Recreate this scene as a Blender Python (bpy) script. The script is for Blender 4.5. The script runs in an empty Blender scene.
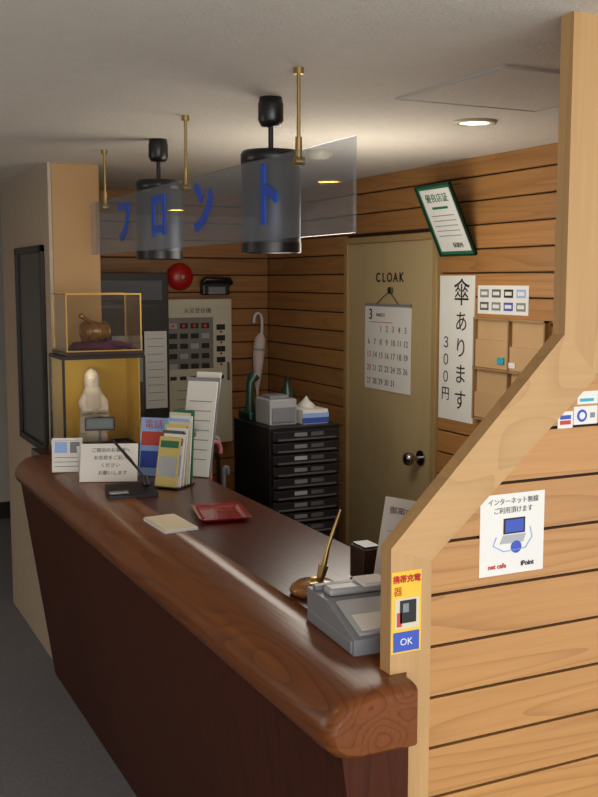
import bpy, bmesh, math, random
from mathutils import Matrix, Vector
random.seed(4)
SC=bpy.context.scene
COL=SC.collection

# ------------------------------------------------------------------ materials
def lin(h):
    h=h.lstrip('#'); r=[]
    for i in (0,2,4):
        c=int(h[i:i+2],16)/255.0
        r.append(c/12.92 if c<=0.04045 else ((c+0.055)/1.055)**2.4)
    return (r[0],r[1],r[2],1)
class NT:
    def __init__(s,name):
        s.m=bpy.data.materials.new(name); s.m.use_nodes=True
        s.t=s.m.node_tree; s.n=s.t.nodes; s.l=s.t.links
        s.b=s.n['Principled BSDF']; s.out=s.n['Material Output']
    def new(s,t,**k):
        n=s.n.new(t)
        for a,b in k.items(): setattr(n,a,b)
        return n
    def link(s,a,b): s.l.new(a,b)
    def math(s,op,a,b=None,c=None):
        n=s.new('ShaderNodeMath',operation=op)
        for i,x in enumerate((a,b,c)):
            if x is None: continue
            if isinstance(x,(int,float)): n.inputs[i].default_value=x
            else: s.link(x,n.inputs[i])
        return n.outputs[0]
    def mix(s,f,a,b,mode='MIX'):
        n=s.new('ShaderNodeMix',data_type='RGBA',blend_type=mode)
        for i,x in ((0,f),(6,a),(7,b)):
            if isinstance(x,(int,float)): n.inputs[i].default_value=x
            elif isinstance(x,tuple): n.inputs[i].default_value=x
            else: s.link(x,n.inputs[i])
        return n.outputs[2]
def mat(name,col,rough=.5,metal=0,var=.06,sc=8,bump=0,emis=0,coat=0,ecol=None,bsc=60):
    t=NT(name); c=lin(col) if isinstance(col,str) else col
    g=t.new('ShaderNodeNewGeometry')
    no=t.new('ShaderNodeTexNoise'); no.inputs['Scale'].default_value=sc; no.inputs['Detail'].default_value=4
    t.link(g.outputs['Position'],no.inputs['Vector'])
    d=tuple(x*(1-var*2) for x in c[:3])+(1,); u=tuple(min(1,x*(1+var*2)) for x in c[:3])+(1,)
    t.link(t.mix(no.outputs['Fac'],d,u),t.b.inputs['Base Color'])
    t.b.inputs['Roughness'].default_value=rough; t.b.inputs['Metallic'].default_value=metal
    t.b.inputs['Coat Weight'].default_value=coat
    if bump:
        n2=t.new('ShaderNodeTexNoise'); n2.inputs['Scale'].default_value=bsc; n2.inputs['Detail'].default_value=5
        t.link(g.outputs['Position'],n2.inputs['Vector'])
        b=t.new('ShaderNodeBump'); b.inputs['Strength'].default_value=bump; b.inputs['Distance'].default_value=.01
        t.link(n2.outputs['Fac'],b.inputs['Height']); t.link(b.outputs['Normal'],t.b.inputs['Normal'])
    if emis:
        t.b.inputs['Emission Color'].default_value=lin(ecol or col); t.b.inputs['Emission Strength'].default_value=emis
    return t.m
def wood(name,c1,c2,grain='X',pitch=None,z0=0,paxis='Z',rough=.4,ring=5,across=7,along=.7,var=.2,coat=0,fine=.45,spec=.5):
    t=NT(name)
    g=t.new('ShaderNodeNewGeometry')
    sep=t.new('ShaderNodeSeparateXYZ'); t.link(g.outputs['Position'],sep.inputs[0])
    if pitch:
        idx=t.math('FLOOR',t.math('DIVIDE',t.math('SUBTRACT',sep.outputs[paxis],z0),pitch))
        wn=t.new('ShaderNodeTexWhiteNoise',noise_dimensions='1D'); t.link(idx,wn.inputs['W']); r=wn.outputs['Value']
    else:
        r=None
    def vec(al,ac):
        cx=t.new('ShaderNodeCombineXYZ')
        for a in 'XYZ':
            s=al if a==grain else ac
            v=t.math('MULTIPLY',sep.outputs[a],s)
            if r is not None: v=t.math('ADD',v,t.math('MULTIPLY',r,31.0))
            t.link(v,cx.inputs[a])
        return cx.outputs[0]
    n1=t.new('ShaderNodeTexNoise'); n1.inputs['Scale'].default_value=1; n1.inputs['Detail'].default_value=1; n1.inputs['Distortion'].default_value=.2
    t.link(vec(along,across),n1.inputs['Vector'])
    fr=t.math('FRACT',t.math('MULTIPLY',n1.outputs['Fac'],ring*2.2))
    rg=t.math('SUBTRACT',1.0,t.math('POWER',fr,4.0))
    n2=t.new('ShaderNodeTexNoise'); n2.inputs['Scale'].default_value=1; n2.inputs['Detail'].default_value=5
    t.link(vec(4,110),n2.inputs['Vector'])
    n3=t.new('ShaderNodeTexNoise'); n3.inputs['Scale'].default_value=1; n3.inputs['Detail'].default_value=2
    t.link(vec(1.2,4),n3.inputs['Vector'])
    f=t.math('ADD',t.math('MULTIPLY',rg,(1-fine)*.6),t.math('ADD',t.math('MULTIPLY',n2.outputs['Fac'],fine),t.math('MULTIPLY',n3.outputs['Fac'],(1-fine)*.4)))
    c=t.mix(f,lin(c1),lin(c2))
    if r is not None:
        h=t.new('ShaderNodeHueSaturation'); t.link(c,h.inputs['Color'])
        t.link(t.math('MULTIPLY_ADD',r,var,1-var/2),h.inputs['Value']); c=h.outputs[0]
    t.link(c,t.b.inputs['Base Color'])
    t.b.inputs['Roughness'].default_value=rough; t.b.inputs['Coat Weight'].default_value=coat
    t.b.inputs['Specular IOR Level'].default_value=spec
    t.b.inputs['Coat Roughness'].default_value=.2
    b=t.new('ShaderNodeBump'); b.inputs['Strength'].default_value=.15; b.inputs['Distance'].default_value=.003
    t.link(n2.outputs['Fac'],b.inputs['Height']); t.link(b.outputs['Normal'],t.b.inputs['Normal'])
    return t.m
def glass(name,tint,refl=.0,haze=0.0):
    t=NT(name)
    tr=t.new('ShaderNodeBsdfTransparent'); tr.inputs[0].default_value=lin(tint)
    gl=t.new('ShaderNodeBsdfGlossy'); gl.inputs['Roughness'].default_value=.015
    g=t.new('ShaderNodeNewGeometry')
    fr=t.new('ShaderNodeFresnel'); t.link(t.math('MULTIPLY_ADD',g.outputs['Backfacing'],1/1.45-1.45,1.45),fr.inputs['IOR'])
    mx=t.new('ShaderNodeMixShader'); t.link(t.math('ADD',fr.outputs[0],refl),mx.inputs[0])
    t.link(tr.outputs[0],mx.inputs[1]); t.link(gl.outputs[0],mx.inputs[2])
    last=mx
    if haze:
        df=t.new('ShaderNodeBsdfDiffuse'); df.inputs[0].default_value=lin('#b4bac0')
        m2=t.new('ShaderNodeMixShader'); m2.inputs[0].default_value=haze
        t.link(mx.outputs[0],m2.inputs[1]); t.link(df.outputs[0],m2.inputs[2]); last=m2
    t.link(last.outputs[0],t.out.inputs['Surface'])
    return t.m

M_plankP=wood('planks_partition','#8c5f30','#c49258','X',.097,.065,rough=.45,ring=6,across=8,along=.5,coat=.05,var=.14)
M_plankD=wood('planks_cloak','#7b5029','#b4834c','Y',.095,.02,rough=.5,across=8,ring=5,along=.5)
M_plankB=wood('planks_back','#744826','#a97741','X',.095,.02,rough=.5,across=8,ring=5,along=.5)
M_groove=mat('groove_dark','#2a170c',.8)
M_trimZ=wood('trim_wood','#9f7b4c','#c29c6a','Z',rough=.5,ring=3,across=9)
M_trimX=wood('trim_wood_slant','#9f7b4c','#c29c6a','X',rough=.5,ring=3,across=5,along=3)
M_post=mat('post_paper','#ad885a',.6,var=.05)
M_plaster=mat('plaster','#b5a896',.9,var=.05,sc=20,bump=.5,bsc=90)
M_ceil=mat('ceiling_plaster','#d4cdc1',.95,var=.03,sc=30,bump=.4,bsc=120)
M_wall=mat('hall_wall','#c0beb8',.9,var=.03)
M_carpet=mat('carpet','#6b6c74',.95,var=.12,sc=45,bump=.6,bsc=250)
M_top=wood('counter_top_wood','#2c0f0a','#4a1c12','Y',rough=.28,ring=4,across=8,coat=.15)
M_nose=wood('counter_nosing_wood','#3a190a','#7e471e','Y',rough=.36,ring=6,across=9,along=.9,coat=.12,fine=.4,spec=.35)
M_front=wood('counter_front_wood','#240d05','#4f2410','Z',.30,.0,'Y',rough=.45,ring=6,across=7,coat=.0,var=.25,spec=.22)
M_door=wood('door_face','#a8946c','#b5a27a','Z',rough=.55,ring=2,across=3,fine=.6)
M_dframe=mat('door_frame','#9d8358',.5,var=.04)
M_black=mat('black_plastic','#141416',.35)
M_satin=mat('black_satin','#24252b',.35,metal=.2)
M_lampm=mat('brushed_grey_metal','#4c5058',.42,metal=.7,var=.04)
M_dark=mat('dark_rack','#1c1712',.5)
M_darkw=mat('dark_wood','#2a140d',.35,coat=.3)
M_white=mat('paper_white','#dcdcd8',.7,var=.02)
M_cream=mat('offwhite_metal','#c9c3ad',.45,var=.02)
M_grey=mat('grey_plastic','#7b7f86',.45,var=.03)
M_lgrey=mat('light_grey_plastic','#a3a7ad',.4,var=.02)
M_steel=mat('steel','#9a9a98',.25,metal=1)
M_brass=mat('brass','#a8905c',.35,metal=.9)
M_gold=mat('gold_screen','#e8bc4e',.5,var=.08)
M_goldf=mat('gold_frame','#b58f4a',.35,metal=.6)
M_red=mat('red_plastic','#b01812',.35)
M_rlamp=mat('red_lamp','#c0281c',.3,emis=.15)
M_tray=mat('red_lacquer','#7c1012',.25,coat=.5)
M_blue=mat('blue_acrylic','#1d4fc0',.4)
M_ink=mat('ink_black','#18181a',.6)
M_dink=mat('ink_grey','#55565a',.6)
M_green=mat('green_ink','#1f6b4a',.6)
M_dgreen=mat('dark_green_plastic','#15352a',.3)
M_yel=mat('yellow_paper','#e0b93a',.7)
M_yel2=mat('pale_yellow_paper','#cdbb72',.7)
M_purple=mat('purple_cloth','#5a2450',.8,var=.2,sc=40)
M_tan=mat('tan_board','#b5946a',.7,var=.04)
M_tan2=mat('tan_board_dark','#967850',.7)
M_cyan=mat('cyan_tag','#2aa0b4',.5)
M_redink=mat('red_ink','#b8433a',.7)
M_blueink=mat('blue_ink','#3550b0',.6)
M_lblue=mat('light_blue','#8fb2e6',.6)
M_pink=mat('pink_plastic','#d27c86',.35)
M_amber=mat('amber_wood','#8a5a28',.25,coat=.5)
M_glass=glass('sign_acrylic','#eceff4',.0,.10)  # diffuse haze paints in the milky hallway reflection
M_cglass=glass('case_glass','#f2f2ee',.01,.015)
M_lampE=mat('lamp_glow_amber','#ffb24a',.4,emis=40,ecol='#ffae42')
M_lampW=mat('lamp_glow_warm','#fff0c0',.4,emis=5,ecol='#fff0c0')
M_skin=mat('doll_face','#e8d8cc',.5)
M_silk=mat('white_silk','#e4d6d0',.55,var=.05)
M_pface=mat('panel_face','#7a7970',.5)
M_creamp=mat('cream_paper','#cfc5ae',.7)

# ------------------------------------------------------------------ mesh builder
class MB:
    def __init__(s,name,M=None):
        s.name=name; s.v=[]; s.f=[]; s.m=[]; s.s=[]; s.mats=[]; s.M=M or Matrix()
    def mi(s,m):
        if m not in s.mats: s.mats.append(m)
        return s.mats.index(m)
    def add(s,vs,fs,m,smooth=False):
        o=len(s.v); s.v+= [s.M@Vector(p) for p in vs]
        k=s.mi(m)
        for f in fs: s.f.append([o+i for i in f]); s.m.append(k); s.s.append(smooth)
    def box(s,x0,x1,y0,y1,z0,z1,m,bev=0,seg=2):
        if bev:
            bm=bmesh.new(); bmesh.ops.create_cube(bm,size=1)
            for v in bm.verts: v.co=Vector(((v.co.x+.5)*(x1-x0)+x0,(v.co.y+.5)*(y1-y0)+y0,(v.co.z+.5)*(z1-z0)+z0))
            bmesh.ops.bevel(bm,geom=bm.edges[:],offset=bev,segments=seg,affect='EDGES',profile=.5)
            bm.verts.index_update()
            s.add([v.co.copy() for v in bm.verts],[[v.index for v in f.verts] for f in bm.faces],m); bm.free(); return
        vs=[(x,y,z) for x in (x0,x1) for y in (y0,y1) for z in (z0,z1)]
        s.add(vs,[(0,1,3,2),(4,6,7,5),(0,4,5,1),(2,3,7,6),(0,2,6,4),(1,5,7,3)],m)
    def prism(s,poly,axis,a0,a1,m,smooth=False):
        def P(u,v,a): return {'X':(a,u,v),'Y':(u,a,v),'Z':(u,v,a)}[axis]
        n=len(poly); vs=[P(u,v,a0) for u,v in poly]+[P(u,v,a1) for u,v in poly]
        s.add(vs,[[i,(i+1)%n,n+(i+1)%n,n+i] for i in range(n)],m,smooth)
        s.add(vs,[list(range(n)),list(range(n,2*n))],m)
    def cyl(s,p0,p1,r0,m,r1=None,seg=24,caps=True):
        r1=r0 if r1 is None else r1
        p0=Vector(p0);p1=Vector(p1); d=(p1-p0).normalized(); u=d.orthogonal().normalized(); w=d.cross(u)
        vs=[]
        for p,r in ((p0,r0),(p1,r1)):
            for i in range(seg):
                a=2*math.pi*i/seg; vs.append(p+u*r*math.cos(a)+w*r*math.sin(a))
        s.add(vs,[[i,(i+1)%seg,seg+(i+1)%seg,seg+i] for i in range(seg)],m,True)
        if caps: s.add(vs,[list(range(seg)),list(range(seg,2*seg))],m)
    def lathe(s,prof,c,m,seg=32,sx=1,sy=1,rot=0):
        vs=[];n=len(prof)
        for r,z in prof:
            for i in range(seg):
                a=2*math.pi*i/seg+rot; vs.append((c[0]+r*sx*math.cos(a),c[1]+r*sy*math.sin(a),c[2]+z))
        fs=[]
        for j in range(n-1):
            for i in range(seg): fs.append([j*seg+i,j*seg+(i+1)%seg,(j+1)*seg+(i+1)%seg,(j+1)*seg+i])
        s.add(vs,fs,m,True)
        s.add(vs,[list(range(seg)),list(range((n-1)*seg,n*seg))],m)
    def ball(s,c,r,m,sx=1,sy=1,sz=1,seg=20):
        prof=[(max(1e-4,r*math.sin(math.pi*j/12)),-r*sz*math.cos(math.pi*j/12)) for j in range(13)]
        s.lathe(prof,c,m,seg,sx,sy)
    def tube(s,pts,r,m,seg=10,rr=None):
        pts=[Vector(p) for p in pts]; n=len(pts); vs=[]; u=None
        for i,p in enumerate(pts):
            d=(pts[min(i+1,n-1)]-pts[max(i-1,0)]).normalized()
            if u is None: u=d.orthogonal().normalized()
            u=(u-d*u.dot(d)).normalized(); w=d.cross(u); q=rr[i] if rr else r
            for k in range(seg):
                a=2*math.pi*k/seg; vs.append(p+u*q*math.cos(a)+w*q*math.sin(a))
        fs=[[i*seg+k,i*seg+(k+1)%seg,(i+1)*seg+(k+1)%seg,(i+1)*seg+k] for i in range(n-1) for k in range(seg)]
        s.add(vs,fs,m,True); s.add(vs,[list(range(seg)),list(range((n-1)*seg,n*seg))],m)
    def text(s,body,size,x,y,z,m,ext=.0004,bold=0,sx=1,align='CENTER'):
        cu=bpy.data.curves.new('t','FONT'); cu.body=body; cu.size=size; cu.align_x=align; cu.align_y='CENTER'
        cu.extrude=ext; cu.offset=bold; cu.resolution_u=4
        ob=bpy.data.objects.new('t',cu); COL.objects.link(ob)
        bpy.context.view_layer.update()
        me=bpy.data.meshes.new_from_object(ob.evaluated_get(bpy.context.evaluated_depsgraph_get()))
        s.add([(v.co.x*sx+x,v.co.y+y,v.co.z+z) for v in me.vertices],[list(p.vertices) for p in me.polygons],m)
        bpy.data.objects.remove(ob); bpy.data.curves.remove(cu); bpy.data.meshes.remove(me)
    def build(s,recalc=True):
        c=Vector((0,0,0))
        if s.v:
            lo=Vector([min(v[i] for v in s.v) for i in range(3)]); hi=Vector([max(v[i] for v in s.v) for i in range(3)])
            c=(lo+hi)/2; c.z=lo.z
        me=bpy.data.meshes.new(s.name); me.from_pydata([v-c for v in s.v],[],s.f)
        for m in s.mats: me.materials.append(m)
        for p,k,sm in zip(me.polygons,s.m,s.s): p.material_index=k; p.use_smooth=sm
        if recalc:
            bm=bmesh.new(); bm.from_mesh(me); bmesh.ops.recalc_face_normals(bm,faces=bm.faces[:]); bm.to_mesh(me); bm.free()
        me.update()
        ob=bpy.data.objects.new(s.name,me); ob.location=c; COL.objects.link(ob); return ob
def FX(X,Y,Z):
    return Matrix(((0,0,-1,X),(-1,0,0,Y),(0,1,0,Z),(0,0,0,1)))
def FY(X,Y,Z):
    return Matrix(((1,0,0,X),(0,0,-1,Y),(0,1,0,Z),(0,0,0,1)))
def RZ(x,y,z,deg,tilt=0):
    return Matrix.Translation((x,y,z))@Matrix.Rotation(math.radians(deg),4,'Z')@Matrix.Rotation(math.radians(90-tilt),4,'X')

CH=2.185
# ------------------------------------------------------------------ room shell
b=MB('floor'); b.box(-2.2,3.4,-3,7.8,-.1,0,M_carpet); b.build()
b=MB('ceiling'); b.box(-2.2,3.4,-3,7.8,CH,CH+.1,M_ceil); b.build()
b=MB('wall_far'); b.box(-2.2,3.4,7.5,7.6,0,CH,M_wall); b.build()
b=MB('baseboard_far'); b.box(-2.1,3.3,7.48,7.5,0,.12,M_dark,.003); b.build()
b=MB('wall_left'); b.box(-2.2,-2.1,-.2,7.5,0,CH,M_plaster); b.build()
b=MB('wall_right'); b.box(3.3,3.4,1.64,7.5,0,CH,M_plaster); b.build()
b=MB('wall_hall'); b.box(.96,1.06,4.47,5.47,0,CH,M_plaster); b.box(.96,.974,4.372,4.47,0,CH,M_plaster); b.build()
b=MB('trim_post_far'); b.box(.975,1.175,4.37,4.465,1.0,CH,M_post,.002); b.build()
def planks_x(b,y0,y1,z0,z1,pitch=.095,off=.02,m=M_plankD):
    k=math.floor((z0-off)/pitch)
    while off+k*pitch<z1:
        a=max(z0,off+k*pitch+.003); c=min(z1,off+(k+1)*pitch-.003)
        if c-a>.01: b.box(2.45,2.468,y0,y1,a,c,m,.003,1)
        k+=1
b=MB('wall_cloakroom'); b.box(2.465,2.52,1.6,3.698,0,CH,M_groove); planks_x(b,1.60,3.698,0,CH); b.build()
b=MB('wall_cloakroom_corner'); b.box(2.465,2.52,4.527,5.5,0,CH,M_groove); planks_x(b,4.527,5.47,0,CH); b.build()
b=MB('wall_over_door'); b.box(2.465,2.52,3.698,4.527,1.906,CH,M_groove); planks_x(b,3.698,4.527,1.908,CH); b.build()
b=MB('wall_back')
b.box(1.06,2.5,5.488,5.56,0,CH,M_groove)
k=0
while .02+k*.095<CH:
    b.box(1.06,2.45,5.47,5.49,.02+k*.095+.003,min(CH,.02+(k+1)*.095-.003),M_plankB,.003,1); k+=1
b.build()
# partition
GZ=.065;P=.097
def xl(z):
    if z<1.2: return 1.0
    if z>1.519: return 1.376
    return 1.0+(z-1.2)/.319*.376
b=MB('wall_partition')
k=0
while GZ+k*P<CH:
    a=GZ+k*P+.003; c=min(CH,GZ+(k+1)*P-.003)
    x0=xl(a)-.01;x1=xl(c)-.01
    b.prism([(x0,a),(3.3,a),(3.3,c),(x1,c)],'Y',1.537,1.549,M_plankP); k+=1
b.prism([(1.0,0),(3.3,0),(3.3,CH),(1.37,CH),(1.37,1.51),(1.0,1.2)],'Y',1.546,1.552,M_groove)
b.prism([(1.0,0),(3.3,0),(3.3,CH),(1.37,CH),(1.37,1.51),(1.0,1.2)],'Y',1.552,1.558,M_plankP)
b.build()
b=MB('trim_partition')
TY0,TY1=1.53,1.565
b.prism([(.956,0),(1.006,0),(1.006,1.2),(.921,1.23),(.921,1.0),(.956,.99)],'Y',TY0,TY1,M_trimZ)
b.prism([(.921,1.23),(1.006,1.2),(1.378,1.519),(1.295,1.60)],'Y',TY0,TY1,M_trimX)
b.prism([(1.295,1.60),(1.378,1.519),(1.378,CH),(1.295,CH)],'Y',TY0,TY1,M_trimZ)
b.build()
# ------------------------------------------------------------------ door
b=MB('door_1')
b.box(2.455,2.50,3.735,4.49,.0,1.875,M_door,.003)
for y0,y1 in ((3.70,3.735),(4.49,4.525)): b.box(2.435,2.51,y0,y1,0,1.905,M_dframe,.003)
b.box(2.435,2.51,3.735,4.49,1.875,1.905,M_dframe,.003)
b.cyl((2.455,3.83,.92),(2.448,3.83,.92),.034,M_steel); b.cyl((2.45,3.83,.92),(2.41,3.83,.92),.012,M_steel)
b.M=Matrix.Translation((2.39,3.83,.92))@Matrix.Rotation(math.radians(90),4,'Y')
b.lathe([(.012,-.02),(.026,-.016),(.03,0),(.026,.014),(.012,.02)],(0,0,0),M_steel)
b.M=FX(2.455,4.115,1.712)
for i,ch in enumerate('CLOAK'): b.text(ch,.06,(i-2)*.052,0,.002,M_ink,bold=.0012)
b.M=Matrix(); b.cyl((2.455,4.096,1.655),(2.44,4.096,1.655),.016,M_steel)
b.build()
# ------------------------------------------------------------------ calendar
b=MB('wall_calendar',FX(2.452,4.125,1.39))
b.box(-.205,.205,-.2,.2,0,.004,M_white)
b.box(-.205,.205,.19,.203,0,.007,M_grey)
b.text('3',.07,-.15,.15,.005,M_ink,bold=.001); b.text('MARCH',.022,-.06,.15,.005,M_ink)
n=1
for r in range(5):
    for c in range(7):
        if r==0 and c<2: continue
        b.text(str(n),.04,-.165+c*.055,.085-r*.062,.005,M_redink if c in(0,) or n==21 else M_dink); n+=1
        if n>31: break
b.box(-.16,.05,.115,.118,.004,.005,M_redink)
b.tube([(-.1,.2,.004),(.03,.262,.012),(.1,.2,.004)],.002,M_ink,6)
b.build()
b=MB('paper_notice',FX(2.4515,3.565,1.42))
b.box(-.125,.125,-.3,.3,0,.004,M_white)
for i,ch in enumerate('傘あります'): b.text(ch,.12 if i==0 else .09,.035,.225-i*.108-(0.01 if i else 0),.005,M_ink)
for i,ch in enumerate('３００円'): b.text(ch,.062,-.072,.02-i*.072,.005,M_ink)
b.build()
ang=math.atan2(.13,.27)
b=MB('framed_certificate',FX(2.4505,3.555,1.805)@Matrix.Rotation(ang,4,'X'))
w=.125;h=.31
b.box(-w,w,0,h,0,.006,M_green)
b.box(-w+.02,w-.02,.02,h-.02,.006,.008,M_white)
for x0,x1,y0,y1 in ((-w,w,0,.006),(-w,w,h-.006,h),(-w,-w+.006,0,h),(w-.006,w,0,h)): b.box(x0,x1,y0,y1,0,.014,M_dgreen)
b.text('優良店証',.04,0,.25,.009,M_green); b.box(-.055,.055,.205,.215,.008,.0095,M_green)
for i in range(5):
    b.box(-.08,.08,.175-i*.022,.178-i*.022,.008,.009,M_grey)
b.text('保健所',.024,.03,.045,.009,M_ink)
b.M=Matrix(); b.cyl((2.452,3.555,2.09),(2.325,3.555,2.075),.002,M_steel,seg=8)
b.build()
b=MB('card_sticker_sheet',FX(2.451,3.26,1.625))
b.box(-.16,.16,-.056,.056,0,.003,M_white,.001)
cs=[M_grey,M_dink,M_ink,M_lblue,M_dink,M_grey,M_blueink,M_grey]
for i in range(8):
    cx=-.115+(i%4)*.077; cy=.025 if i<4 else -.025
    b.box(cx-.028,cx+.028,cy-.016,cy+.016,.003,.004,cs[i]); b.box(cx-.02,cx+.02,cy-.007,cy+.007,.004,.005,M_white)
b.build()
b=MB('key_rack_board',FX(2.451,3.19,1.35))
b.box(-.22,.22,-.2,.205,0,.012,M_tan,.002)
for x in (-.22,0,.212): b.box(x,x+.008,-.2,.205,.012,.03,M_tan2)
for y in (-.2,0.,.197): b.box(-.22,.22,y,y+.008,.012,.03,M_tan2)
b.box(-.21,-.005,.01,.12,.012,.024,M_tan); b.box(.01,.21,.01,.10,.012,.024,M_tan)
b.box(-.21,-.005,-.19,-.09,.012,.024,M_tan); b.box(.01,.21,-.19,-.1,.012,.024,M_tan)
b.box(-.06,-.02,.03,.055,.024,.03,M_cyan); b.box(.01,.05,.02,.04,.024,.028,M_white)
b.build()
# ------------------------------------------------------------------ reception counter
b=MB('reception_counter')
prof=[(.955,1.0),(.90,1.0),(.85,.998),(.812,.99),(.787,.972),(.771,.95),(.765,.93),(.771,.907),(.79,.89),(.82,.882),(.955,.882)]
ys=[(1.472,.82),(1.478,.93),(1.49,.985),(1.51,1.0),(1.528,1.0),(1.5285,1.0),(4.16,1),(4.18,.985),(4.195,.93),(4.2,.82)]
vs=[];n=len(prof)
for y,s in ys:
    for (x,z) in prof:
        X=.955+(x-.955)*(.55+.45*s)
        if y<1.5283: X=min(X,.943)
        if y>3 and x<.95: X-=.012
        vs.append((X,y,.941+(z-.941)*s))
fs=[]
for j in range(len(ys)-1):
    for i in range(n): fs.append([j*n+i,j*n+(i+1)%n,(j+1)*n+(i+1)%n,(j+1)*n+i])
b.add(vs,fs,M_nose,True); b.add(vs,[list(range(n)),list(range((len(ys)-1)*n,len(ys)*n))],M_nose)
b.box(.945,1.29,1.568,4.365,.965,.999,M_top,.002)
b.box(.86,.95,4.19,4.365,.9,.998,M_top)
b.prism([(.808,.884),(.943,.884),(.943,0),(.935,0)],'Y',1.5,1.528,M_front)
b.prism([(.808,.884),(.955,.884),(.955,0),(.935,0)],'Y',1.528,4.365,M_front)
b.prism([(.95,.965),(1.25,.965),(1.25,0),(.95,0)],'Y',1.568,4.365,M_front)
b.build()
# ------------------------------------------------------------------ acrylic hanging sign
b=MB('hanging_acrylic_sign')
b.box(1.060,1.068,1.93,4.07,1.80,2.0,M_glass)
b.M=FX(1.058,0,1.9)
for ch,y in (('ト',2.37),('ン',2.82),('ロ',3.22),('フ',3.61)):
    b.text(ch,.17,-y,0,0,M_blue,ext=.002,bold=.005)
b.M=Matrix()
for y in (2.2,2.97,3.87):
    b.cyl((1.064,y,1.985),(1.064,y,CH-.012),.0045,M_brass,seg=12)
    b.cyl((1.064,y,CH-.014),(1.064,y,CH),.012,M_brass)
    b.cyl((1.064,y,1.97),(1.064,y,2.03),.008,M_brass); b.cyl((1.052,y,1.975),(1.076,y,1.975),.011,M_brass)
b.build()
for (x,y) in ((1.165,2.58),(1.153,3.50)):
    b=MB('pendant_spotlight')
    b.lathe([(.0,.0),(.03,.0),(.034,-.02),(.034,-.06),(.026,-.075),(.0,-.078)],(x,y,CH),M_black)
    b.cyl((x,y,2.04),(x,y,2.115),.007,M_black,seg=12)
    b.lathe([(.012,.0),(.074,-.002),(.08,-.01),(.08,-.265),(.076,-.27),(.07,-.262),(.066,-.12),(.002,-.11)],(x,y,2.043),M_lampm,40)
    b.lathe([(.001,.003),(.076,.001),(.0815,-.008),(.0815,-.03),(.08,-.031)],(x,y,2.043),M_black,40)
    b.cyl((x,y,1.775),(x,y,1.80),.0812,M_black,seg=40)
    b.lathe([(.001,.0),(.045,.0),(.04,.05),(.001,.06)],(x,y,1.86),M_grey)
    b.build()
def downlight(x,y,m,r=.06):
    b=MB('recessed_downlight')
    b.lathe([(r+.018,0),(r+.018,-.006),(r,-.008),(r-.004,-.001)],(x,y,CH),M_cream)
    b.cyl((x,y,CH-.004),(x,y,CH-.001),r-.004,m)
    b.build()
downlight(1.90,2.69,M_lampW,.05)
for y in (2.3,4.57,6.84): downlight(-.25,y,M_lampE,.06)
b=MB('smoke_detector'); b.lathe([(.05,0),(.05,-.012),(.035,-.03),(.001,-.034)],(1.8,3.54,CH),M_cream); b.build()
b=MB('ceiling_hatch')
b.box(1.475,1.925,1.98,2.43,CH-.004,CH,M_ceil)
for q in ((1.467,1.475,1.97,2.44),(1.925,1.933,1.97,2.44),(1.475,1.925,1.97,1.978),(1.475,1.925,2.432,2.44)): b.box(*q,CH-.006,CH,M_wall)
b.build()
b=MB('dark_opening_panel',FX(.961,4.76,1.4))  # framed black sheet paints the darkness of an opening in the wall
b.box(-.27,.27,-.44,.44,0,.008,M_black)
for q in ((-.29,.29,.42,.45),(-.29,.29,-.45,-.42),(-.29,-.26,-.45,.45),(.26,.29,-.45,.45)): b.box(*q,0,.02,M_dark,.003)
b.build()
# ------------------------------------------------------------------ fire alarm panel
b=MB('fire_alarm_panel',FY(1.965,5.337,.8))
b.box(-.205,.205,0,.8,-.135,0,M_cream,.006)
b.box(-.19,.19,.03,.76,0,.006,M_cream,.002)
b.text('火災受信機',.032,0,.735,.008,M_ink)
b.box(-.17,.09,.42,.70,.006,.009,M_pface)
for r in range(5):
    for c in range(4):
        y=.655-r*.055; x=-.145+c*.062
        b.box(x-.02,x+.025,y-.014,y+.014,.009,.012,M_ink if (r+c)%4 else M_lgrey,.001)
        if r<1: b.cyl((x,y,.012),(x,y,.02),.008,M_rlamp,seg=12)
for r in range(4):
    b.box(.11,.16,.63-r*.06,.66-r*.06,.006,.01,M_ink); b.cyl((.135,.62-r*.06,.006),(.135,.62-r*.06,.016),.006,M_red,seg=10)
for c in range(6): b.box(-.16+c*.055,-.125+c*.055,.36,.38,.006,.012,M_ink)
for i in range(3): b.box(-.12,.1,.3-i*.05,.305-i*.05,.006,.008,M_grey)
b.box(.17,.182,.35,.45,.006,.02,M_steel)
b.build()
b=MB('red_bell',FY(1.91,5.471,1.72))
b.lathe([(.05,0),(.075,.005),(.075,.025),(.062,.045),(.03,.055),(.001,.057)],(0,0,0),M_red); b.cyl((0,0,.05),(0,0,.065),.012,M_steel)
b.build()
b=MB('wall_speaker',FY(2.11,5.471,1.655))
b.box(-.08,.08,-.035,.035,0,.06,M_black,.008); b.tube([(-.085,.03,.06),(-.07,.05,.075),(.07,.05,.075),(.085,.03,.06)],.016,M_black)
b.box(-.05,.05,-.03,.01,.06,.064,M_grey)
b.build()
b=MB('dark_cabinet')
b.box(1.28,1.74,5.15,5.46,0,1.74,M_dark,.004)
for z in (.3,.62,.94,1.26,1.56): b.box(1.29,1.73,5.135,5.15,z,z+.018,M_black)
b.M=FY(1.5,5.135,1.65); b.box(-.2,.2,-.05,.05,0,.004,M_dink)
b.M=FY(1.66,5.132,1.24); b.box(-.06,.06,-.2,.2,0,.003,M_white)
for i in range(9): b.box(-.045,.045,.16-i*.04,.163-i*.04,.003,.004,M_grey)
b.M=FY(1.51,5.132,1.30); b.box(-.08,.08,-.12,.12,0,.003,M_lgrey)
for i in range(6): b.box(-.06,.06,.08-i*.035,.083-i*.035,.003,.004,M_dink)
b.build()
b=MB('folded_umbrella')
ux,uy=2.36,5.425
b.cyl((ux,5.475,1.50),(ux,5.40,1.505),.004,M_steel,seg=8)
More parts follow.
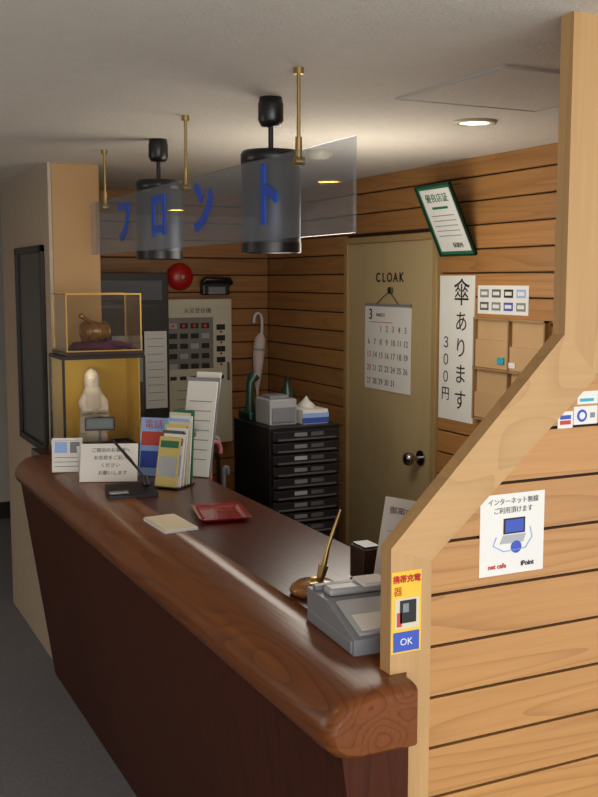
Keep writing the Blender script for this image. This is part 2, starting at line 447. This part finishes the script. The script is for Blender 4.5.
pts=[(ux-.02+.0,uy,1.46)]+[(ux+.005-.025*math.cos(math.pi*i/8),uy,1.475+.04*math.sin(math.pi*i/8)) for i in range(9)]+[(ux+.03,uy,1.42),(ux+.025,uy,1.36)]
b.tube(pts,.009,M_white,8)
b.tube([(ux+.025,uy,1.40),(ux+.02,uy,1.37),(ux+.01,uy,1.30),(ux+.005,uy,1.22),(ux+.0,uy,1.13),(ux-.0,uy,1.08),(ux,uy,1.02)],.02,M_silk,14,[.012,.032,.036,.03,.02,.009,.004])
b.cyl((ux+.012,uy,1.315),(ux+.011,uy,1.30),.0365,M_lgrey)
b.build()
# ------------------------------------------------------------------ drawer tower
b=MB('document_drawer_cabinet')
b.box(1.80,2.13,4.02,4.38,0,.44,M_dark,.004)
b.box(1.795,2.135,4.0,4.40,.44,1.07,M_black,.003)
for r in range(12):
    x0=1.805; z=.448+r*.0515
    b.box(x0,x0+.32,3.98,4.0,z,z+.040,M_satin,.003)
    b.box(x0+.02,x0+.3,3.970,3.985,z+.002,z+.008,M_dink)
    b.box(x0+.10,x0+.16,3.977,3.981,z+.016,z+.032,M_grey if r%3 else M_lgrey)
    b.box(x0+.18,x0+.24,3.977,3.981,z+.016,z+.032,M_dink)
b.build()
b=MB('desktop_printer')
b.box(1.825,1.955,4.06,4.22,1.071,1.185,M_lgrey,.006); b.box(1.835,1.945,4.05,4.06,1.085,1.15,M_grey,.003); b.box(1.84,1.93,4.09,4.18,1.185,1.2,M_grey,.003)
b.build()
b=MB('tissue_box')
b.box(1.975,2.10,4.04,4.24,1.071,1.135,M_white,.003); b.box(1.974,2.101,4.039,4.045,1.075,1.10,M_blueink); b.box(1.974,2.101,4.036,4.0395,1.10,1.12,M_lblue)
b.lathe([(.03,0),(.034,.012),(.015,.03),(.002,.05)],(2.04,4.14,1.134),M_white,10,1,1.6)
b.build()
b=MB('telephone')
b.box(1.81,1.89,4.25,4.39,1.071,1.11,M_dgreen,.008)
b.tube([(1.83,4.29,1.11),(1.825,4.28,1.16),(1.83,4.29,1.24),(1.855,4.30,1.27)],.02,M_dgreen,12,[.028,.018,.018,.028])
b.box(1.85,1.88,4.27,4.35,1.11,1.118,M_grey)
b.build()
b=MB('green_bottle')
b.lathe([(.001,0),(.03,0),(.031,.01),(.031,.12),(.012,.15),(.012,.18),(.014,.182),(.001,.185)],(2.03,4.32,1.071),M_dgreen); b.build()
b=MB('umbrella_stand')
cx,cy=1.60,4.28
b.box(cx-.1,cx+.1,cy-.09,cy+.09,0,.03,M_dark,.003)
for dx in(-.095,.095):
    for dy in (-.085,.085): b.cyl((cx+dx,cy+dy,0),(cx+dx,cy+dy,.6),.008,M_steel,seg=10)
for z in (.3,.6):
    b.tube([(cx-.095,cy-.085,z),(cx+.095,cy-.085,z),(cx+.095,cy+.085,z),(cx-.095,cy+.085,z),(cx-.095,cy-.085,z)],.006,M_steel)
for (dx,dy,m,hz,ln) in ((.02,-.03,M_pink,.955,.05),(.07,.0,M_black,.9,-.05),(.045,.04,M_lgrey,.97,.045),(.08,-.04,M_grey,.86,.02)):
    x=cx+dx;y=cy+dy
    b.tube([(x,y,.03),(x,y,.12),(x,y,.62),(x,y,.76)],.01,M_black if m!=M_lgrey else M_lgrey,10,[.006,.025,.03,.008])
    pts=[(x,y,.7),(x,y,hz)]+[(x+ln/2-ln/2*math.cos(a),y,hz+abs(ln)/2*math.sin(a)*1.3) for a in [math.pi*i/8 for i in range(1,9)]]+[(x+ln,y,hz-.02)]
    b.tube(pts,.009,m,10)
b.build()
# ------------------------------------------------------------------ display case
b=MB('glass_display_case')
x0,x1,y0,y1=.905,1.235,3.95,4.19
def frame(b,x0,x1,y0,y1,z0,z1,m,t):
    for x in(x0,x1-t):
        for y in (y0,y1-t): b.box(x,x+t,y,y+t,z0,z1,m)
    for z in (z0,z1-t):
        for y in (y0,y1-t): b.box(x0+t,x1-t,y,y+t,z,z+t,m)
        for x in (x0,x1-t): b.box(x,x+t,y0+t,y1-t,z,z+t,m)
b.box(x0-.008,x1+.008,y0-.008,y1+.008,.9995,1.035,M_darkw,.003)
frame(b,x0,x1,y0,y1,1.035,1.405,M_black,.009)
b.box(x0+.009,x1-.009,y1-.012,y1-.003,1.044,1.396,M_gold)
b.box(x1-.013,x1-.009,y0+.05,y1-.012,1.044,1.396,M_gold)
b.box(x0+.002,x1-.002,y0+.002,y1-.002,1.400,1.41,M_black)
b.box(x0+.009,x1-.009,y0+.004,y0+.0065,1.044,1.396,M_cglass)
b.box(x0+.004,x0+.0065,y0+.009,y1-.012,1.044,1.396,M_cglass)
u0,u1=.925,1.225
b.box(u0-.006,u1+.006,y0+.0,y1-.0,1.41,1.425,M_darkw,.002)
frame(b,u0,u1,y0+.01,y1-.01,1.425,1.65,M_goldf,.005)
b.box(u0+.005,u1-.005,y0+.012,y0+.0145,1.43,1.645,M_cglass)
b.box(u0+.002,u0+.0045,y0+.015,y1-.015,1.43,1.645,M_cglass)
b.box(u1-.0045,u1-.002,y0+.015,y1-.015,1.43,1.645,M_cglass)
b.build()
b=MB('kimono_doll')
cx,cy=1.05,4.07
b.box(cx-.07,cx+.07,cy-.055,cy+.05,1.0355,1.062,M_darkw,.003)
b.lathe([(.001,0),(.062,0),(.055,.03),(.042,.09),(.034,.13),(.036,.17),(.040,.19),(.03,.212),(.013,.224),(.011,.235)],(cx,cy,1.062),M_silk,28,1,.75)
for s in(-1,1):
    b.tube([(cx+s*.03,cy,1.245),(cx+s*.046,cy-.01,1.215),(cx+s*.04,cy-.032,1.18),(cx+s*.008,cy-.044,1.185)],.015,M_silk,12,[.013,.016,.018,.009])
    b.prism([(cx+s*.028,1.185),(cx+s*.055,1.19),(cx+s*.06,1.10),(cx+s*.034,1.095)],'Y',cy-.034,cy-.018,M_silk)
b.ball((cx,cy-.005,1.308),.021,M_skin,sx=.9,sy=.95,sz=1.15)
b.lathe([(.030,-.045),(.031,.0),(.028,.018),(.018,.034),(.002,.042)],(cx,cy+.008,1.31),M_silk,24,1,1)
for s in(-1,1): b.ball((cx+s*.007,cy-.025,1.31),.002,M_ink,seg=8)
b.box(cx-.003,cx+.003,cy-.027,cy-.023,1.298,1.3005,M_redink)
b.box(cx-.034,cx+.034,cy-.036,cy+.03,1.16,1.18,M_creamp,.004)
b.build()
b=MB('lucky_mallet_ornament')
cx,cy,cz=1.075,4.07,1.4255
b.lathe([(.001,0),(.10,.0),(.115,.012),(.10,.03),(.05,.034),(.001,.03)],(cx,cy,cz),M_purple,24,1,.7)
b.tube([(cx+.02,cy-.05,cz+.03),(cx+.07,cy-.07,cz+.025),(cx+.12,cy-.06,cz+.012)],.012,M_purple)
b.M=Matrix.Translation((cx-.01,cy,cz+.072))@Matrix.Rotation(math.radians(20),4,'Z')@Matrix.Rotation(math.radians(90),4,'Y')
b.lathe([(.001,-.055),(.03,-.055),(.034,-.05),(.04,0),(.034,.05),(.03,.055),(.001,.055)],(0,0,0),M_amber)
for z in (-.045,.0,.045): b.lathe([(.036,-.004),(.0415,-.003),(.0415,.003),(.036,.004)],(0,0,z),M_brass)
b.M=Matrix(); b.cyl((cx-.01,cy,cz+.1),(cx-.07,cy-.03,cz+.135),.008,M_amber); b.ball((cx-.07,cy-.03,cz+.135),.011,M_brass)
b.build()
# ------------------------------------------------------------------ counter papers
b=MB('notice_card',RZ(.955,3.49,1.001,-22,28))
b.box(-.105,.095,0,.14,-.0,.003,M_white)
for i in range(4): b.text(['ご宿泊のお客様へ','お名前をご記入','ください','　お願いします'][i],.017,0,.115-i*.028,.0035,M_dink)
b.M=RZ(.965,3.60,1.001,-22,-18); b.box(-.09,.09,0,.12,-.003,0,M_white)
b.build()
b=MB('price_card',RZ(.865,3.74,1.001,-20,12))
b.box(-.055,.055,0,.125,0,.003,M_white); b.box(-.045,.0,.07,.11,.003,.0036,M_lblue); b.box(.01,.045,.07,.11,.003,.0036,M_grey)
for i in range(3): b.box(-.045,.045,.02+i*.016,.022+i*.016,.003,.0036,M_dink)
b.M=RZ(.875,3.79,1.001,-20,-15); b.box(-.05,.05,0,.12,-.003,0,M_white)
b.build()
b=MB('small_desk_clock')
b.M=RZ(.99,3.74,1.001,-15,8)
b.box(-.03,.03,0,.008,-.03,.03,M_black,.002); b.box(-.006,.006,.005,.15,-.01,0,M_black); b.box(-.055,.055,.145,.195,-.012,.012,M_black,.004); b.box(-.045,.045,.155,.185,.012,.0135,M_dgreen)
b.build()
b=MB('pen_stand',Matrix.Translation((.965,3.25,1.0))@Matrix.Rotation(math.radians(-8),4,'Z'))
b.prism([(-.055,0),(.045,0),(.045,.03),(-.055,.01)],'X',-.085,.075,M_black)
b.cyl((.05,.02,.025),(.045,.03,.055),.012,M_black,r1=.009)
b.tube([(.045,.025,.05),(-.0,.06,.11),(-.05,.1,.17)],.005,M_black,10,[.003,.006,.004])
b.box(-.08,-.02,-.045,-.01,.014,.018,M_steel)
b.build()
b=MB('brochure_rack')
M0=Matrix.Translation((1.135,3.33,1.0))@Matrix.Rotation(math.radians(-50),4,'Z')
b.M=M0
b.box(-.05,.05,-.06,.06,.0005,.006,M_black,.002)
cols=[M_yel2,M_white,M_dgreen,M_white,M_yel2,M_cream,M_lblue,M_white,M_cream,M_green]
for i in range(10):
    b.M=M0@Matrix.Translation((-.0+(.006 if i%2 else -.005),-.05+i*.010,.006))@Matrix.Rotation(math.radians(-14+i),4,'X')
    hh=.17+.009*i
    b.box(-.042,.042,0,.005,0,hh,cols[i],.001)
    b.box(-.035,.035,-.001,0,hh*.78,hh*.92,M_green if i in (0,3) else M_dink); b.box(-.035,.035,-.001,0,hh*.2,hh*.6,M_lblue if i%2 else M_lgrey)
b.build()
b=MB('price_list_booklet',RZ(1.255,3.46,1.001,-48,14))
b.box(-.06,.06,0,.345,0,.005,M_white,.001); b.box(-.066,.066,0,.36,-.004,0,M_grey)
for i in range(7): b.box(-.045,.045,.06+i*.035,.063+i*.035,.005,.006,M_grey)
b.M=RZ(1.30,3.52,1.001,-48,16); b.box(-.06,.04,0,.375,-.004,0,M_white); b.box(-.01,.035,.2,.34,0,.001,M_grey)
b.M=RZ(1.29,3.54,1.001,-48,-20); b.box(-.03,.03,0,.2,-.004,0,M_grey)
b.build()
b=MB('photo_postcard',RZ(1.12,3.53,1.001,-40,10))
b.box(-.05,.05,0,.21,0,.003,M_lblue); b.box(-.045,.045,.11,.16,.003,.004,M_redink); b.box(-.045,.045,.03,.09,.003,.004,M_blueink); b.text('電話',.035,0,.185,.004,M_redink)
b.box(-.04,.04,0,.004,-.02,.0,M_white)
b.build()
b=MB('paper_pad'); b.prism([(.885,2.875),(.985,2.885),(.99,2.70),(.89,2.695)],'Z',1.0,1.008,M_white); b.prism([(.887,2.872),(.98,2.88),(.985,2.71),(.893,2.7)],'Z',1.008,1.011,M_creamp); b.build()
b=MB('red_lacquer_tray',Matrix.Translation((1.115,2.845,1.0))@Matrix.Rotation(math.radians(-12),4,'Z'))
def rr(w,h,r,z,n=5):
    o=[]
    for sx,sy,a0 in ((1,1,0),(-1,1,90),(-1,-1,180),(1,-1,270)):
        for i in range(n):
            a=math.radians(a0+90*i/(n-1)); o.append((sx*(w-r)+r*math.cos(a),sy*(h-r)+r*math.sin(a),z))
    return o
L=[rr(.06,.085,.01,0),rr(.078,.108,.012,.014),rr(.075,.104,.011,.015),rr(.056,.08,.008,.005)]
vs=sum(L,[]);n=len(L[0]); fs=[[j*n+i,j*n+(i+1)%n,(j+1)*n+(i+1)%n,(j+1)*n+i] for j in range(3) for i in range(n)]
b.add(vs,fs,M_tray,True); b.add(vs,[list(range(n)),list(range(3*n,4*n))],M_tray)
b.build()
b=MB('desk_pen_holder')
c=(1.02,2.03,1.0)
b.lathe([(.001,0),(.05,0),(.054,.008),(.05,.018),(.038,.026),(.001,.028)],c,M_amber,32,1.05,.95)
b.lathe([(.02,.026),(.018,.032),(.008,.036),(.001,.036)],c,M_brass)
b.cyl((1.035,2.03,1.025),(1.045,2.03,1.06),.008,M_brass,r1=.012)
b.tube([(1.043,2.03,1.05),(1.055,2.03,1.10),(1.085,2.025,1.185)],.005,M_brass,12,[.007,.0055,.003])
b.box(.995,1.015,1.995,2.005,1.026,1.032,M_brass)
b.build()
b=MB('card_imprinter')
MI=Matrix.Translation((1.03,1.745,1.0))@Matrix.Rotation(math.radians(-4),4,'Z')
b.M=MI
b.prism([(-.115,.0),(.115,0),(.115,.07),(.02,.07),(-.115,.03)],'X',-.115,.115,M_grey)
b.box(-.118,-.10,-.108,.1,0,.028,M_grey,.004)
sl=math.atan2(.04,.135)
b.M=MI@Matrix.Translation((0,-.115,.03))@Matrix.Rotation(sl,4,'X')
b.box(-.10,.10,.01,.125,.0,.006,M_lgrey,.002)
b.box(-.09,-.02,.02,.07,.006,.008,M_white); b.box(-.01,.09,.02,.05,.006,.0075,M_grey)
b.M=MI
b.box(-.10,.10,.03,.07,.07,.085,M_lgrey,.006); b.box(-.11,.11,.08,.10,.07,.08,M_grey,.002)
b.box(-.03,.03,.02,.08,.085,.093,M_white,.003)
b.build()
b=MB('wooden_pen_box'); b.box(1.155,1.205,2.04,2.11,1.0,1.08,M_darkw,.004); b.box(1.16,1.20,2.045,2.105,1.08,1.084,M_black); b.build()
b=MB('leaning_card',RZ(1.165,1.925,1.003,-28,16)@Matrix.Rotation(math.radians(-9),4,'Z'))
b.box(-.05,.055,.012,.215,0,.003,M_white); b.text('御案内',.018,-.01,.185,.0035,M_purple)
for i in range(5): b.box(-.035,.035,.05+i*.022,.0525+i*.022,.003,.0035,M_lblue)
b.build()
# ------------------------------------------------------------------ partition stickers
b=MB('internet_poster',FY(1.19,1.538,1.228))
b.box(-.075,.073,-.077,.077,0,.0015,M_white)
b.text('インターネット無線',.013,0,.062,.002,M_dink); b.text('ご利用頂けます',.013,0,.045,.002,M_dink)
b.prism([(-.022,.0),(.028,.0),(.028,.03),(-.022,.03)],'Z',.0015,.0022,M_ink)
b.prism([(-.018,.003),(.024,.003),(.024,.027),(-.018,.027)],'Z',.0022,.0026,M_blueink)
b.prism([(-.03,-.018),(.024,-.018),(.03,-.002),(-.022,-.002)],'Z',.0015,.0024,M_lgrey)
b.tube([(-.038+0.0,-.004,.002),(-.045,-.02,.002),(-.02,-.033,.002),(.03,-.03,.002),(.045,-.01,.002),(.04,.01,.002)],.0012,M_lblue,6)
b.cyl((.008,-.026,.001),(.008,-.026,.003),.012,M_blueink,seg=20)
b.text('net cafe',.013,-.035,-.06,.002,M_redink,bold=.0004)
b.text('iPoint',.013,.035,-.06,.002,M_ink,bold=.0004)
b.build()
b=MB('card_acceptance_sticker',FY(1.308,1.538,1.436))
b.box(-.018,.018,-.016,.016,0,.0012,M_white); b.box(-.013,.013,-.009,-.001,.0012,.0016,M_redink); b.box(-.013,.013,.001,.009,.0012,.0016,M_blueink); b.build()
b=MB('card_acceptance_sticker',FY(1.356,1.538,1.455))
b.box(-.028,.03,-.03,.005,0,.0012,M_white); b.cyl((-.008,-.013,.001),(-.008,-.013,.002),.012,M_blueink); b.cyl((-.008,-.013,.002),(-.008,-.013,.0024),.007,M_white)
b.box(-.02,.03,.009,.034,0,.0012,M_white); b.box(-.014,.02,.014,.02,.0012,.0016,M_cyan); b.box(.012,.024,-.018,-.008,.0012,.0016,M_grey)
b.build()
b=MB('phone_charge_sticker',FY(.9535,1.5305,1.112))
b.box(-.031,.031,-.075,.075,0,.0012,M_yel)
b.text('携帯充電',.0145,0,.06,.0016,M_red,bold=.0004)
b.text('器',.018,-.018,.038,.0016,M_red)
b.box(-.024,.026,-.03,.026,.0012,.0018,M_cream); b.box(-.014,.02,-.02,.022,.0018,.0024,M_ink); b.box(-.008,.004,.0,.016,.0024,.0028,M_grey); b.box(-.02,-.01,-.026,.0,.0018,.0024,M_redink)
b.box(-.027,.027,-.072,-.036,.0012,.0018,M_blueink); b.text('OK',.018,0,-.055,.002,M_white)
b.build()

# ------------------------------------------------------------------ lights
def area(name,loc,target,sx,sy,e,c):
    d=bpy.data.lights.new(name,'AREA'); d.shape='RECTANGLE'; d.size=sx; d.size_y=sy; d.energy=e; d.color=c
    o=bpy.data.objects.new(name,d); COL.objects.link(o); o.location=loc
    o.rotation_euler=(Vector(target)-Vector(loc)).to_track_quat('-Z','Y').to_euler(); return o
def spot(name,loc,e,c,ang=110,r=.05,tgt=None):
    d=bpy.data.lights.new(name,'SPOT'); d.energy=e; d.color=c; d.spot_size=math.radians(ang); d.spot_blend=.8; d.shadow_soft_size=r
    o=bpy.data.objects.new(name,d); COL.objects.link(o); o.location=loc
    return o
def point(name,loc,e,c,r=.2):
    d=bpy.data.lights.new(name,'POINT'); d.energy=e; d.color=c; d.shadow_soft_size=r
    o=bpy.data.objects.new(name,d); COL.objects.link(o); o.location=loc
area('assumed_daylight_fill',(.8,-2.8,1.1),(1.0,2,1.5),3.2,1.8,105,(1,.97,.92))  # area fill added out of view for assumed daylight; no entrance is built
point('lobby_fill',(-.2,-.6,1.35),32,(1,.96,.89),.4)  # added unseen fill behind the camera, not a real fixture
point('hall_fill',(-1.1,3.3,1.4),18,(1,.95,.88),.35)  # invented point light, added to brighten the hall side
point('office_fill',(1.75,3.2,1.7),17,(1,.92,.8),.3)  # added ambient fill for the office, no fitting of its own
point('case_fill',(1.0,3.985,1.36),.28,(1,.9,.65),.015)  # invented fill that lifts the shaded gold panel inside the case
spot('downlight_office',(1.9,2.69,CH-.02),9,(1,.88,.68),120)
for y in (2.3,4.57,6.84): spot('downlight_hall',(-.25,y,CH-.02),12,(1,.88,.7),130)
w=bpy.data.worlds.new('W'); SC.world=w; w.use_nodes=True
w.node_tree.nodes['Background'].inputs[0].default_value=(.96,.96,.97,1); w.node_tree.nodes['Background'].inputs[1].default_value=1.45
# ------------------------------------------------------------------ camera
cd=bpy.data.cameras.new('camera'); co=bpy.data.objects.new('camera',cd); COL.objects.link(co)
cd.sensor_fit='VERTICAL'; cd.sensor_height=24; cd.lens=1034/797*24
co.location=(0,0,1.7); co.rotation_euler=(math.radians(90-6.51),0,math.radians(-25.83))
SC.camera=co
SC.view_settings.view_transform='Standard'
